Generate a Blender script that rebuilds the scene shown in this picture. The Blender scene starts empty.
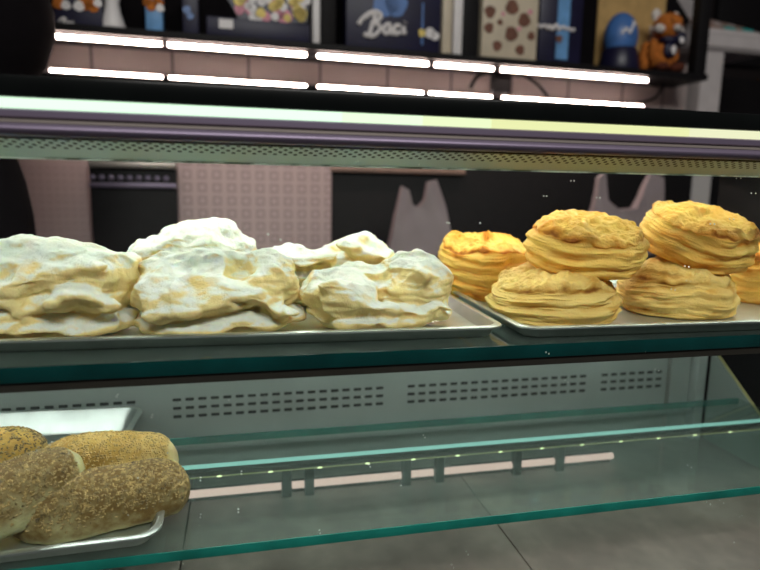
import bpy, bmesh, math, random
import numpy as np
from mathutils import Vector, Matrix
random.seed(4)
rng = np.random.RandomState(7)
PI = math.pi
SC = bpy.context.scene
COL = SC.collection
CZ = 1.25                                   # eye height of the photographer

# ------------------------------------------------------------------ camera
cc = np.array([380, 285.])
v1 = np.array([3012, 235.]); v2 = np.array([240, 186.])
FPX = math.sqrt(-np.dot(v1 - cc, v2 - cc))
ax = np.append(v1 - cc, FPX); ax /= np.linalg.norm(ax)
ay = np.append(v2 - cc, FPX); ay /= np.linalg.norm(ay)
az = np.cross(ax, ay)
ROT = np.stack([ax, ay, az])

def ray(px, py): return ROT @ np.array([px - cc[0], py - cc[1], FPX])
def onY(px, py, y):
    d = ray(px, py); p = d * (y / d[1]); return Vector((p[0], p[1], p[2] + CZ))
def onZ(px, py, z):
    d = ray(px, py); p = d * (z / d[2]); return Vector((p[0], p[1], p[2] + CZ))

cam = bpy.data.cameras.new('camera')
cam.sensor_width = 36; cam.lens = 36 * FPX / 760
cam.clip_start = .01; cam.clip_end = 50
cam.dof.use_dof = True; cam.dof.focus_distance = .47; cam.dof.aperture_fstop = 5.2
co = bpy.data.objects.new('camera', cam); COL.objects.link(co)
M4 = Matrix.Identity(4)
for i in range(3):
    M4[i][0] = ROT[i, 0]; M4[i][1] = -ROT[i, 1]; M4[i][2] = -ROT[i, 2]
M4[2][3] = CZ
co.matrix_world = M4
SC.camera = co

# ------------------------------------------------------------------ materials
def new_mat(name):
    m = bpy.data.materials.new(name); m.use_nodes = True
    nt = m.node_tree; nt.nodes.clear()
    out = nt.nodes.new('ShaderNodeOutputMaterial')
    return m, nt, out
def lk(nt, a, b): nt.links.new(a, b)
def val(nt, x, sock):
    if isinstance(x, (int, float)): sock.default_value = x
    else: nt.links.new(x, sock)
def math_(nt, op, a, b=None, c=None):
    n = nt.nodes.new('ShaderNodeMath'); n.operation = op
    val(nt, a, n.inputs[0])
    if b is not None: val(nt, b, n.inputs[1])
    if c is not None: val(nt, c, n.inputs[2])
    return n.outputs[0]
def ramp(nt, fac, stops):
    n = nt.nodes.new('ShaderNodeValToRGB'); lk(nt, fac, n.inputs[0])
    e = n.color_ramp.elements
    while len(e) < len(stops): e.new(.5)
    for i, (p, c) in enumerate(stops):
        e[i].position = p; e[i].color = (c[0], c[1], c[2], 1)
    return n.outputs[0]
def mixc(nt, f, a, b):
    n = nt.nodes.new('ShaderNodeMix'); n.data_type = 'RGBA'
    val(nt, f, n.inputs[0])
    for s, x in ((6, a), (7, b)):
        if isinstance(x, tuple): n.inputs[s].default_value = (x[0], x[1], x[2], 1)
        else: lk(nt, x, n.inputs[s])
    return n.outputs[2]
def noise(nt, scale, detail=3, vec=None, rough=.5):
    n = nt.nodes.new('ShaderNodeTexNoise'); n.inputs['Scale'].default_value = scale
    n.inputs['Detail'].default_value = detail; n.inputs['Roughness'].default_value = rough
    if vec is None:
        t = nt.nodes.new('ShaderNodeTexCoord'); vec = t.outputs['Object']
    lk(nt, vec, n.inputs['Vector'])
    return n.outputs[0]
def objvec(nt, scale=(1, 1, 1)):
    t = nt.nodes.new('ShaderNodeTexCoord'); mp = nt.nodes.new('ShaderNodeMapping')
    mp.inputs['Scale'].default_value = scale
    lk(nt, t.outputs['Object'], mp.inputs[0]); return mp.outputs[0]
def bump(nt, h, strength, dist):
    n = nt.nodes.new('ShaderNodeBump'); n.inputs['Strength'].default_value = strength
    n.inputs['Distance'].default_value = dist; lk(nt, h, n.inputs['Height']); return n.outputs[0]

def plain(name, col, rough=.5, metal=0., var=.12, nscale=40, bmp=0., spec=.5, stretch=(1, 1, 1)):
    m, nt, out = new_mat(name)
    b = nt.nodes.new('ShaderNodeBsdfPrincipled')
    nz = noise(nt, nscale, 4, objvec(nt, stretch))
    c0 = tuple(x * (1 - var) for x in col); c1 = tuple(min(1, x * (1 + var)) for x in col)
    lk(nt, ramp(nt, nz, [(.3, c0), (.7, c1)]), b.inputs['Base Color'])
    b.inputs['Roughness'].default_value = rough; b.inputs['Metallic'].default_value = metal
    b.inputs['Specular IOR Level'].default_value = spec
    if bmp: lk(nt, bump(nt, nz, bmp, .002), b.inputs['Normal'])
    lk(nt, b.outputs[0], out.inputs[0]); return m

def emit(name, col, strength):
    m, nt, out = new_mat(name)
    e = nt.nodes.new('ShaderNodeEmission'); e.inputs[0].default_value = (*col, 1); e.inputs[1].default_value = strength
    lk(nt, e.outputs[0], out.inputs[0]); return m

def glass(name, tint=(.9, .97, .95), ior=1.45, dust=0., refl=1., haze=0.):
    m, nt, out = new_mat(name)
    tr = nt.nodes.new('ShaderNodeBsdfTransparent'); tr.inputs[0].default_value = (*tint, 1)
    gl = nt.nodes.new('ShaderNodeBsdfGlossy'); gl.inputs['Roughness'].default_value = .03
    lw = nt.nodes.new('ShaderNodeLayerWeight'); lw.inputs[0].default_value = .5
    f0 = ((ior - 1) / (ior + 1)) ** 2
    sch = math_(nt, 'MULTIPLY_ADD', math_(nt, 'POWER', lw.outputs['Facing'], 5.), 1 - f0, f0)
    mx = nt.nodes.new('ShaderNodeMixShader')
    lk(nt, math_(nt, 'MULTIPLY', sch, refl), mx.inputs[0])
    lk(nt, tr.outputs[0], mx.inputs[1]); lk(nt, gl.outputs[0], mx.inputs[2])
    res = mx.outputs[0]
    if dust:
        v = nt.nodes.new('ShaderNodeTexVoronoi'); v.inputs['Scale'].default_value = 95
        lk(nt, objvec(nt, (1, .02, 1)), v.inputs['Vector'])
        spot = math_(nt, 'LESS_THAN', v.outputs['Distance'], .055)
        nz = noise(nt, 16, 2)
        f = math_(nt, 'MULTIPLY', math_(nt, 'MULTIPLY', spot, math_(nt, 'GREATER_THAN', nz, .53)), dust)
        df = nt.nodes.new('ShaderNodeBsdfTranslucent'); df.inputs[0].default_value = (.8, .85, .8, 1)
        m2 = nt.nodes.new('ShaderNodeMixShader'); lk(nt, f, m2.inputs[0])
        lk(nt, res, m2.inputs[1]); lk(nt, df.outputs[0], m2.inputs[2]); res = m2.outputs[0]
    if haze:                                              # pale haze painted in for light the glass throws back
        df = nt.nodes.new('ShaderNodeBsdfDiffuse'); df.inputs[0].default_value = (.62, .78, .72, 1)
        sm = ramp(nt, noise(nt, 9, 5, objvec(nt, (1, 3, 1))), [(.3, (haze * .6,) * 3), (.75, (haze * 1.5,) * 3)])
        m3 = nt.nodes.new('ShaderNodeMixShader'); lk(nt, sm, m3.inputs[0]); lk(nt, res, m3.inputs[1]); lk(nt, df.outputs[0], m3.inputs[2]); res = m3.outputs[0]
    lk(nt, res, out.inputs[0]); return m

def pastry_mat(name, c_dough, c_toast, c_sugar=None, bscale=700, bstr=.5):
    m, nt, out = new_mat(name)
    b = nt.nodes.new('ShaderNodeBsdfPrincipled')
    at = nt.nodes.new('ShaderNodeAttribute'); at.attribute_name = 'toast'
    nz = noise(nt, 160, 5)
    f = math_(nt, 'ADD', at.outputs['Fac'], math_(nt, 'MULTIPLY', math_(nt, 'SUBTRACT', nz, .5), .55))
    col = ramp(nt, f, [(0, c_dough), (.45, tuple(.55 * a + .45 * q for a, q in zip(c_dough, c_toast[0]))), (.72, c_toast[0]), (1., c_toast[1])])
    if c_sugar:
        a2 = nt.nodes.new('ShaderNodeAttribute'); a2.attribute_name = 'sugar'
        n2 = noise(nt, 520, 6, rough=.75)
        g = math_(nt, 'ADD', a2.outputs['Fac'], math_(nt, 'MULTIPLY', math_(nt, 'SUBTRACT', n2, .5), .9))
        g = ramp(nt, g, [(.30, (0, 0, 0)), (.95, (1, 1, 1))])
        mm = nt.nodes.new('ShaderNodeMix'); mm.data_type = 'RGBA'; lk(nt, g, mm.inputs[0])
        lk(nt, col, mm.inputs[6]); mm.inputs[7].default_value = (*c_sugar, 1); col = mm.outputs[2]
    lk(nt, col, b.inputs['Base Color'])
    b.inputs['Roughness'].default_value = .62; b.inputs['Specular IOR Level'].default_value = .25
    b.inputs['Subsurface Weight'].default_value = .35
    b.inputs['Subsurface Radius'].default_value = (1., .62, .25); b.inputs['Subsurface Scale'].default_value = .005
    h = noise(nt, bscale, 5, rough=.6)
    lk(nt, bump(nt, h, bstr, .0015), b.inputs['Normal'])
    lk(nt, b.outputs[0], out.inputs[0]); return m

MAT = {}
MAT['black_gloss'] = plain('black_gloss', (.004, .005, .005), .25, spec=.15)
MAT['black'] = plain('black', (.008, .007, .008), .6, spec=.2)
MAT['black_soft'] = plain('black_soft', (.006, .005, .006), .9, spec=.05)
MAT['rail_purple'] = plain('rail_purple', (.20, .16, .235), .42, .55, .06, 60, stretch=(.05, 1, 1))
MAT['rail_beige'] = plain('rail_beige', (.46, .40, .37), .38, .6, .06, 60, stretch=(.05, 1, 1))
MAT['steel'] = plain('steel', (.62, .64, .62), .32, .85, .07, 90, stretch=(.15, 1, 1))
MAT['steel_brushed'] = plain('steel_brushed', (.50, .55, .53), .45, .5, .07, 50, stretch=(.1, 1, 1))
MAT['vent_metal'] = plain('vent_metal', (.36, .41, .38), .5, .25, .08, 14)
MAT['tray'] = plain('tray', (.54, .58, .55), .32, .85, .10, 60, bmp=.05)
MAT['teal_edge'] = plain('teal_edge', (.002, .036, .036), .12, 0, .25, 25, stretch=(1, 1, 1))
MAT['teal_bright'] = plain('teal_bright', (.012, .19, .155), .12, 0, .3, 22)
MAT['dark_rail'] = plain('dark_rail', (.030, .025, .020), .5, .3)
MAT['glass_front'] = glass('glass_front', (.97, .99, .98), 1.35, .8, .35)
MAT['glass_shelf'] = glass('glass_shelf', (.88, .94, .92), 1.5, 0, 1., .038)
MAT['led_case'] = emit('led_case', (.95, 1., .89), 17)
MAT['led_front_green'] = emit('led_front_green', (.72, 1., .74), 1.25)
MAT['led_front_yellow'] = emit('led_front_yellow', (.90, .95, .48), .95)
MAT['led_front_mid'] = emit('led_front_mid', (.78, 1., .68), 1.15)
MAT['led_front_lime'] = emit('led_front_lime', (.84, .98, .58), 1.05)
MAT['led_front_pale'] = emit('led_front_pale', (.92, .95, .62), .95)
MAT['led_wall'] = emit('led_wall', (1., .76, .66), 70)
MAT['ledge_reflection'] = emit('ledge_reflection', (1., .78, .70), 34)
MAT['pink_reflection'] = emit('pink_reflection', (1., .66, .58), .95)  # emission for the mirrored wall light
MAT['teal_reflection'] = emit('teal_reflection', (.50, 1., .88), .75)  # this and the two yellow glows paint a mirrored strip
MAT['yellow_reflection'] = emit('yellow_reflection', (.95, 1., .55), 2.0)
MAT['line_reflection'] = emit('line_reflection', (.62, .66, .32), .42)
MAT['added_lower_glow'] = emit('added_lower_glow', (.93, 1., .95), 24)

def perforated():
    m, nt, out = new_mat('perforated_sheet')
    b = nt.nodes.new('ShaderNodeBsdfPrincipled')
    t = nt.nodes.new('ShaderNodeTexCoord'); s = nt.nodes.new('ShaderNodeSeparateXYZ'); lk(nt, t.outputs['Object'], s.inputs[0])
    px, py = .0064, .0030
    u = math_(nt, 'DIVIDE', s.outputs[0], px); v = math_(nt, 'DIVIDE', s.outputs[1], py)
    row = math_(nt, 'FLOOR', v)
    par = math_(nt, 'MULTIPLY', math_(nt, 'FLOORED_MODULO', row, 2.), .5)
    fu = math_(nt, 'SUBTRACT', math_(nt, 'FRACT', math_(nt, 'ADD', u, par)), .5)
    fv = math_(nt, 'SUBTRACT', math_(nt, 'FRACT', v), .5)
    d = math_(nt, 'SQRT', math_(nt, 'ADD', math_(nt, 'POWER', math_(nt, 'MULTIPLY', fu, px), 2.), math_(nt, 'POWER', math_(nt, 'MULTIPLY', fv, py), 2.)))
    hole = math_(nt, 'MULTIPLY', math_(nt, 'LESS_THAN', d, .00135), math_(nt, 'LESS_THAN', s.outputs[1], -.1325))
    lk(nt, mixc(nt, hole, (.39, .48, .46), (.01, .012, .01)), b.inputs['Base Color'])
    b.inputs['Roughness'].default_value = .45; b.inputs['Metallic'].default_value = .3
    lk(nt, b.outputs[0], out.inputs[0]); return m
MAT['perforated'] = perforated()
def glow_lip_mat():
    m, nt, out = new_mat('panel_glow_lip')
    d = nt.nodes.new('ShaderNodeBsdfDiffuse'); tl = nt.nodes.new('ShaderNodeBsdfTranslucent'); mx = nt.nodes.new('ShaderNodeMixShader')
    c = ramp(nt, noise(nt, 45, 4), [(.42, (.25, .30, .25)), (.56, (.92, .97, .92))])  # pale blotches painted as lamplight caught along the panel's edge
    lk(nt, c, d.inputs[0]); lk(nt, c, tl.inputs[0]); lk(nt, d.outputs[0], mx.inputs[1]); lk(nt, tl.outputs[0], mx.inputs[2])
    lk(nt, mx.outputs[0], out.inputs[0]); return m
MAT['lip'] = glow_lip_mat()

def printed_panel(name, base, ink, strength, pu, pz):
    m, nt, out = new_mat(name)
    b = nt.nodes.new('ShaderNodeBsdfPrincipled')
    t = nt.nodes.new('ShaderNodeTexCoord'); s = nt.nodes.new('ShaderNodeSeparateXYZ'); lk(nt, t.outputs['Object'], s.inputs[0])
    fu = math_(nt, 'ABSOLUTE', math_(nt, 'SUBTRACT', math_(nt, 'FRACT', math_(nt, 'DIVIDE', s.outputs[0], pu)), .5))
    fz = math_(nt, 'ABSOLUTE', math_(nt, 'SUBTRACT', math_(nt, 'FRACT', math_(nt, 'DIVIDE', s.outputs[2], pz)), .5))
    d = math_(nt, 'MAXIMUM', math_(nt, 'MULTIPLY', fu, 1.15), fz)
    ring = math_(nt, 'MULTIPLY', math_(nt, 'GREATER_THAN', d, .20), math_(nt, 'LESS_THAN', d, .36))
    f = math_(nt, 'MULTIPLY', ring, strength)
    lk(nt, mixc(nt, f, base, ink), b.inputs['Base Color']); b.inputs['Roughness'].default_value = .6
    lk(nt, b.outputs[0], out.inputs[0]); return m
MAT['print_bold'] = printed_panel('print_bold', (.44, .33, .33), (.18, .13, .14), .55, .033, .030)
MAT['print_faint'] = printed_panel('print_faint', (.40, .28, .28), (.28, .19, .20), .5, .016, .030)

def wall_mat():
    m, nt, out = new_mat('wall_panels')
    b = nt.nodes.new('ShaderNodeBsdfPrincipled')
    t = nt.nodes.new('ShaderNodeTexCoord'); s = nt.nodes.new('ShaderNodeSeparateXYZ'); lk(nt, t.outputs['Object'], s.inputs[0])
    fu = math_(nt, 'ABSOLUTE', math_(nt, 'SUBTRACT', math_(nt, 'FRACT', math_(nt, 'DIVIDE', s.outputs[0], .17)), .5))
    seam = math_(nt, 'LESS_THAN', fu, .018)
    nz = noise(nt, 9, 3)
    c = ramp(nt, nz, [(.3, (.54, .45, .43)), (.7, (.60, .50, .48))])
    lk(nt, mixc(nt, seam, c, (.16, .13, .13)), b.inputs['Base Color']); b.inputs['Roughness'].default_value = .45
    lk(nt, b.outputs[0], out.inputs[0]); return m
MAT['wall'] = wall_mat()

def stone_mat():
    m, nt, out = new_mat('stone_deck')
    b = nt.nodes.new('ShaderNodeBsdfPrincipled')
    n1 = noise(nt, 14, 6, objvec(nt, (1, .5, 1))); n2 = noise(nt, 60, 4)
    f = math_(nt, 'ADD', math_(nt, 'MULTIPLY', n1, .75), math_(nt, 'MULTIPLY', n2, .25))
    lk(nt, ramp(nt, f, [(.3, (.13, .10, .088)), (.5, (.205, .165, .145)), (.72, (.33, .275, .24))]), b.inputs['Base Color'])
    b.inputs['Roughness'].default_value = .42
    lk(nt, b.outputs[0], out.inputs[0]); return m
MAT['stone'] = stone_mat()
MAT['grout'] = plain('grout', (.02, .018, .016), .9)
MAT['sugar_pastry'] = pastry_mat('sugar_pastry', (.93, .75, .36), ((.80, .50, .14), (.42, .15, .02)), (.78, .80, .73), 900, .7)
MAT['puff'] = pastry_mat('puff', (.93, .60, .15), ((.78, .33, .04), (.42, .13, .015)), None, 500, .6)
MAT['puff_pale'] = pastry_mat('puff_pale', (.82, .59, .20), ((.62, .34, .07), (.30, .11, .018)), None, 500, .7)
MAT['loaf'] = pastry_mat('loaf', (.58, .56, .30), ((.20, .125, .04), (.09, .05, .014)), None, 600, .4)
MAT['loaf_gold'] = pastry_mat('loaf_gold', (.84, .72, .36), ((.70, .46, .13), (.42, .22, .045)), None, 600, .4)
MAT['crumb'] = plain('crumb', (.60, .62, .38), .9, 0, .25, 300, .4)
MAT['seed'] = plain('seed', (.34, .24, .095), .55, 0, .75, 260)
MAT['seed_gold'] = plain('seed_gold', (.66, .46, .16), .55, 0, .35, 200)
MAT['navy'] = plain('navy', (.006, .005, .032), .5, 0, .2, 30)
MAT['navy_dark'] = plain('navy_dark', (.010, .009, .035), .4, 0, .2, 30)
MAT['blue'] = plain('blue', (.06, .16, .42), .4, 0, .2, 30)
MAT['blue_light'] = plain('blue_light', (.14, .33, .62), .4, 0, .2, 30)
MAT['white'] = plain('white', (.78, .74, .74), .5, 0, .06, 30)
MAT['white_plain'] = plain('white_plain', (.60, .55, .55), .5, 0, .06, 20)
MAT['cream'] = plain('cream', (.62, .53, .40), .5, 0, .08, 20)
MAT['brown'] = plain('brown', (.16, .06, .035), .6, 0, .3, 60)
MAT['pink'] = plain('pink', (.70, .28, .36), .6, 0, .3, 60)
MAT['yellow'] = plain('yellow', (.75, .58, .16), .6, 0, .3, 60)
MAT['orange_fur'] = plain('orange_fur', (.46, .145, .03), .95, 0, .35, 90, .5, .1)
MAT['white_fur'] = plain('white_fur', (.66, .60, .56), .95, 0, .2, 90, .5, .1)
MAT['brown_fur'] = plain('brown_fur', (.10, .03, .018), .95, 0, .3, 90, .5, .1)
MAT['plastic_bag'] = plain('plastic_bag', (.30, .235, .25), .55, 0, .16, 12, .3)
MAT['teal_key'] = plain('teal_key', (.02, .35, .33), .5)
MAT['brown_key'] = plain('brown_key', (.33, .21, .17), .5)
MAT['gasket'] = plain('gasket', (.50, .45, .20), .5)
MAT['dark_wall'] = plain('dark_wall', (.03, .022, .022), .8)
MAT['floor'] = plain('floor', (.16, .14, .13), .5, 0, .2, 6)
MAT['slot'] = plain('slot', (.05, .058, .052), .8)
MAT['gold'] = plain('gold', (.62, .40, .16), .4, .2)

# ------------------------------------------------------------------ object helpers
class Frame:
    def __init__(s, o=(0, 0, 0), a=0.):
        s.o = Vector(o); s.a = a; s.R = Matrix.Rotation(a, 3, 'Z')
    def w(s, p): return s.o + s.R @ Vector(p)
WORLD = Frame()
INFO = {}

def link_mesh(name, bm, mats, smooth=True):
    me = bpy.data.meshes.new(name); bm.to_mesh(me); bm.free()
    for m in (mats if isinstance(mats, (list, tuple)) else [mats]): me.materials.append(m)
    if smooth:
        me.polygons.foreach_set('use_smooth', [True] * len(me.polygons))
        try: me.set_sharp_from_angle(angle=math.radians(35))
        except Exception: pass
    o = bpy.data.objects.new(name, me); COL.objects.link(o); return o

def tags(o, label=None, cat=None, group=None, kind=None):
    if label: o['label'] = label
    if cat: o['category'] = cat
    if group: o['group'] = group
    if kind: o['kind'] = kind

def thing(name, label, cat, base, fr=WORLD, group=None, kind=None):
    o = bpy.data.objects.new(name, None); COL.objects.link(o)
    o.empty_display_size = .02
    o.location = fr.w(base); o.rotation_euler = (0, 0, fr.a)
    tags(o, label, cat, group, kind); INFO[o.name] = Vector(base); return o

def part(name, bm, mats, parent, base=None, label=None, kind=None, smooth=True):
    """mesh written in the frame of its thing; made local to the thing's base"""
    root = parent
    b = INFO[parent.name]
    bmesh.ops.translate(bm, verts=bm.verts, vec=-b)
    o = link_mesh(name, bm, mats, smooth); o.parent = parent
    INFO[o.name] = b
    tags(o, label, None, None, kind); return o

def single(name, bm, mats, label, cat, base, fr=WORLD, group=None, kind=None, smooth=True):
    bmesh.ops.translate(bm, verts=bm.verts, vec=-Vector(base))
    o = link_mesh(name, bm, mats, smooth)
    o.location = fr.w(base); o.rotation_euler = (0, 0, fr.a)
    tags(o, label, cat, group, kind); INFO[o.name] = Vector(base); return o

def box(bm, x0, x1, y0, y1, z0, z1, bev=0., seg=2, mi=0):
    r = bmesh.ops.create_cube(bm, size=1)
    vs = r['verts']
    for v in vs:
        v.co = Vector((x0 + (v.co.x + .5) * (x1 - x0), y0 + (v.co.y + .5) * (y1 - y0), z0 + (v.co.z + .5) * (z1 - z0)))
    es = list({e for v in vs for e in v.link_edges})
    fs = list({f for v in vs for f in v.link_faces})
    for f in fs: f.material_index = mi
    if bev:
        bmesh.ops.bevel(bm, geom=es, offset=bev, segments=seg, affect='EDGES', profile=.5, material=mi)
    return bm
def B(*a, **k): return box(bmesh.new(), *a, **k)

def prism_x(pts, x0, x1, bm=None):
    """closed (y,z) outline swept along x"""
    bm = bm or bmesh.new()
    a = [bm.verts.new((x0, y, z)) for y, z in pts]; b = [bm.verts.new((x1, y, z)) for y, z in pts]
    n = len(pts)
    for i in range(n): bm.faces.new((a[i], a[(i + 1) % n], b[(i + 1) % n], b[i]))
    bm.faces.new(a[::-1]); bm.faces.new(b)
    bmesh.ops.recalc_face_normals(bm, faces=bm.faces)
    return bm

def prism_y(pts, y0, y1, bm=None, mi=0):
    bm = bm or bmesh.new()
    a = [bm.verts.new((x, y0, z)) for x, z in pts]; b = [bm.verts.new((x, y1, z)) for x, z in pts]
    n = len(pts); fs = []
    for i in range(n): fs.append(bm.faces.new((a[i], a[(i + 1) % n], b[(i + 1) % n], b[i])))
    fs.append(bm.faces.new(a[::-1])); fs.append(bm.faces.new(b))
    for f in fs: f.material_index = mi
    bmesh.ops.recalc_face_normals(bm, faces=fs)
    return bm

def tube(bm, pts, r, seg=10, cap=True):
    pts = [Vector(p) for p in pts]; n = len(pts)
    rs = r if isinstance(r, (list, tuple)) else [r] * n
    rings = []; up = None
    for i, p in enumerate(pts):
        t = (pts[min(i + 1, n - 1)] - pts[max(i - 1, 0)]).normalized()
        if up is None:
            up = Vector((0, 0, 1)) if abs(t.z) < .9 else Vector((1, 0, 0))
        s = t.cross(up).normalized(); up = s.cross(t).normalized()
        rings.append([bm.verts.new(p + rs[i] * (math.cos(2 * PI * k / seg) * s + math.sin(2 * PI * k / seg) * up)) for k in range(seg)])
    for i in range(n - 1):
        for k in range(seg):
            bm.faces.new((rings[i][k], rings[i][(k + 1) % seg], rings[i + 1][(k + 1) % seg], rings[i + 1][k]))
    if cap: bm.faces.new(rings[0][::-1]); bm.faces.new(rings[-1])
    return bm
def smooth_path(pts, k=6):
    P = [Vector(p) for p in pts]; out = []
    for i in range(len(P) - 1):
        a, b, c, d = P[max(i - 1, 0)], P[i], P[i + 1], P[min(i + 2, len(P) - 1)]
        for j in range(k):
            t = j / k
            out.append(.5 * ((2 * b) + (c - a) * t + (2 * a - 5 * b + 4 * c - d) * t * t + (3 * b - a - 3 * c + d) * t ** 3))
    out.append(P[-1]); return out
def ball(bm, c, r, seg=16):
    r = r if isinstance(r, (tuple, list)) else (r, r, r)
    q = bmesh.ops.create_uvsphere(bm, u_segments=seg, v_segments=max(8, seg // 2), radius=1)
    for v in q['verts']: v.co = Vector((c[0] + v.co.x * r[0], c[1] + v.co.y * r[1], c[2] + v.co.z * r[2]))
    return bm

# ------------------------------------------------------------------ numpy noise
PERM = rng.permutation(256); PERM = np.concatenate([PERM, PERM, PERM])
RAND = rng.rand(256) * 2 - 1
def vnoise(p):
    i = np.floor(p).astype(int); f = p - i; f = f * f * f * (f * (f * 6 - 15) + 10); i &= 255
    def h(dx, dy, dz): return RAND[PERM[PERM[PERM[(i[:, 0] + dx) & 255] + ((i[:, 1] + dy) & 255)] + ((i[:, 2] + dz) & 255)] & 255]
    x, y, z = f.T
    a = h(0,0,0)*(1-x)+h(1,0,0)*x; b = h(0,1,0)*(1-x)+h(1,1,0)*x
    c = h(0,0,1)*(1-x)+h(1,0,1)*x; d = h(0,1,1)*(1-x)+h(1,1,1)*x
    return (a*(1-y)+b*y)*(1-z)+(c*(1-y)+d*y)*z
def fbm(p, o=4):
    s = 0; a = 1; t = 0
    for k in range(o): s = s + a * vnoise(p * 2 ** k + 17.3 * k); t += a; a *= .5
    return s / t
def sstep(a, b, x):
    t = np.clip((x - a) / (b - a), 0, 1); return t * t * (3 - 2 * t)

def grid_mesh(name, P, nu, nv, mat, attrs):
    """P: (nv+1)*nu points in rings from bottom to top, closed round u; poles merged by fans"""
    me = bpy.data.meshes.new(name)
    faces = []
    for j in range(nv):
        for i in range(nu):
            a = j * nu + i; b = j * nu + (i + 1) % nu
            faces.append((a, b, b + nu, a + nu))
    n = len(P)
    faces.append(tuple(range(nu))[::-1]); faces.append(tuple(range(n - nu, n)))
    me.from_pydata(P.tolist(), [], faces)
    me.polygons.foreach_set('use_smooth', [True] * len(me.polygons))
    me.materials.append(mat); me.update()
    nrm = np.empty(n * 3, dtype=np.float32); me.vertices.foreach_get('normal', nrm); nrm = nrm.reshape(-1, 3)
    for k, fn in attrs.items():
        a = me.attributes.new(k, 'FLOAT', 'POINT'); v = fn(P, nrm).astype(np.float32)
        a.data.foreach_set('value', v)
    return me

def sphere_dirs(nu, nv):
    th = np.linspace(0, 2 * PI, nu, endpoint=False); ph = np.linspace(-PI / 2 + .012, PI / 2 - .012, nv + 1)
    T, Pp = np.meshgrid(th, ph)
    return np.stack([np.cos(Pp) * np.cos(T), np.cos(Pp) * np.sin(T), np.sin(Pp)], -1).reshape(-1, 3)

def ell(p, c, r, rot=0., tilt=0.):
    q = p - np.array(c)
    if rot:
        ca, sa = math.cos(-rot), math.sin(-rot)
        q = np.stack([q[:, 0]*ca - q[:, 1]*sa, q[:, 0]*sa + q[:, 1]*ca, q[:, 2]], -1)
    if tilt:
        ca, sa = math.cos(-tilt), math.sin(-tilt)
        q = np.stack([q[:, 0]*ca - q[:, 2]*sa, q[:, 1], q[:, 0]*sa + q[:, 2]*ca], -1)
    r = np.array(r)
    k0 = np.linalg.norm(q / r, axis=1); k1 = np.linalg.norm(q / (r * r), axis=1) + 1e-9
    return k0 * (k0 - 1) / k1
def smin(a, b, k):
    h = np.clip(.5 + .5 * (b - a) / k, 0, 1); return b * (1 - h) + a * h - k * h * (1 - h)

def surface_nets(F, o, hstep):
    """mesh of the zero level of a sampled field"""
    nx, ny, nz = F.shape; S = F < 0
    c = np.zeros((nx - 1, ny - 1, nz - 1), int); acc = np.zeros((nx - 1, ny - 1, nz - 1, 3)); cnt = np.zeros((nx - 1, ny - 1, nz - 1))
    def sub(a, d): return a[d[0]:nx - 1 + d[0], d[1]:ny - 1 + d[1], d[2]:nz - 1 + d[2]]
    cs = [(a, b, e) for a in (0, 1) for b in (0, 1) for e in (0, 1)]
    for p in cs:
        for ax_ in range(3):
            if p[ax_]: continue
            q = list(p); q[ax_] = 1; q = tuple(q)
            m = sub(S, p) != sub(S, q)
            fp, fq = sub(F, p), sub(F, q)
            t = np.where(m, fp / np.where(m, fp - fq, 1), 0)
            for k in range(3): acc[..., k] += np.where(m, p[k] + (t if k == ax_ else 0), 0)
            cnt += m
    act = cnt > 0; idx = np.full(act.shape, -1); idx[act] = np.arange(act.sum())
    G = np.argwhere(act); P = (G + acc[act] / cnt[act][:, None]) * hstep + np.array(o)
    faces = []
    for ax_ in range(3):
        sl0 = [slice(None)] * 3; sl1 = [slice(None)] * 3; sl0[ax_] = slice(0, -1); sl1[ax_] = slice(1, None)
        E_ = np.argwhere(S[tuple(sl0)] != S[tuple(sl1)])
        u, v = (ax_ + 1) % 3, (ax_ + 2) % 3
        ok = (E_[:, u] > 0) & (E_[:, v] > 0); E_ = E_[ok]
        inside = S[tuple(E_.T)]
        def at_(du, dv):
            q = E_.copy(); q[:, u] += du; q[:, v] += dv; return idx[tuple(q.T)]
        Q = np.stack([at_(-1, -1), at_(0, -1), at_(0, 0), at_(-1, 0)], 1)
        Q[~inside] = Q[~inside][:, ::-1]
        faces.append(Q)
    return P, np.concatenate(faces)

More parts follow.
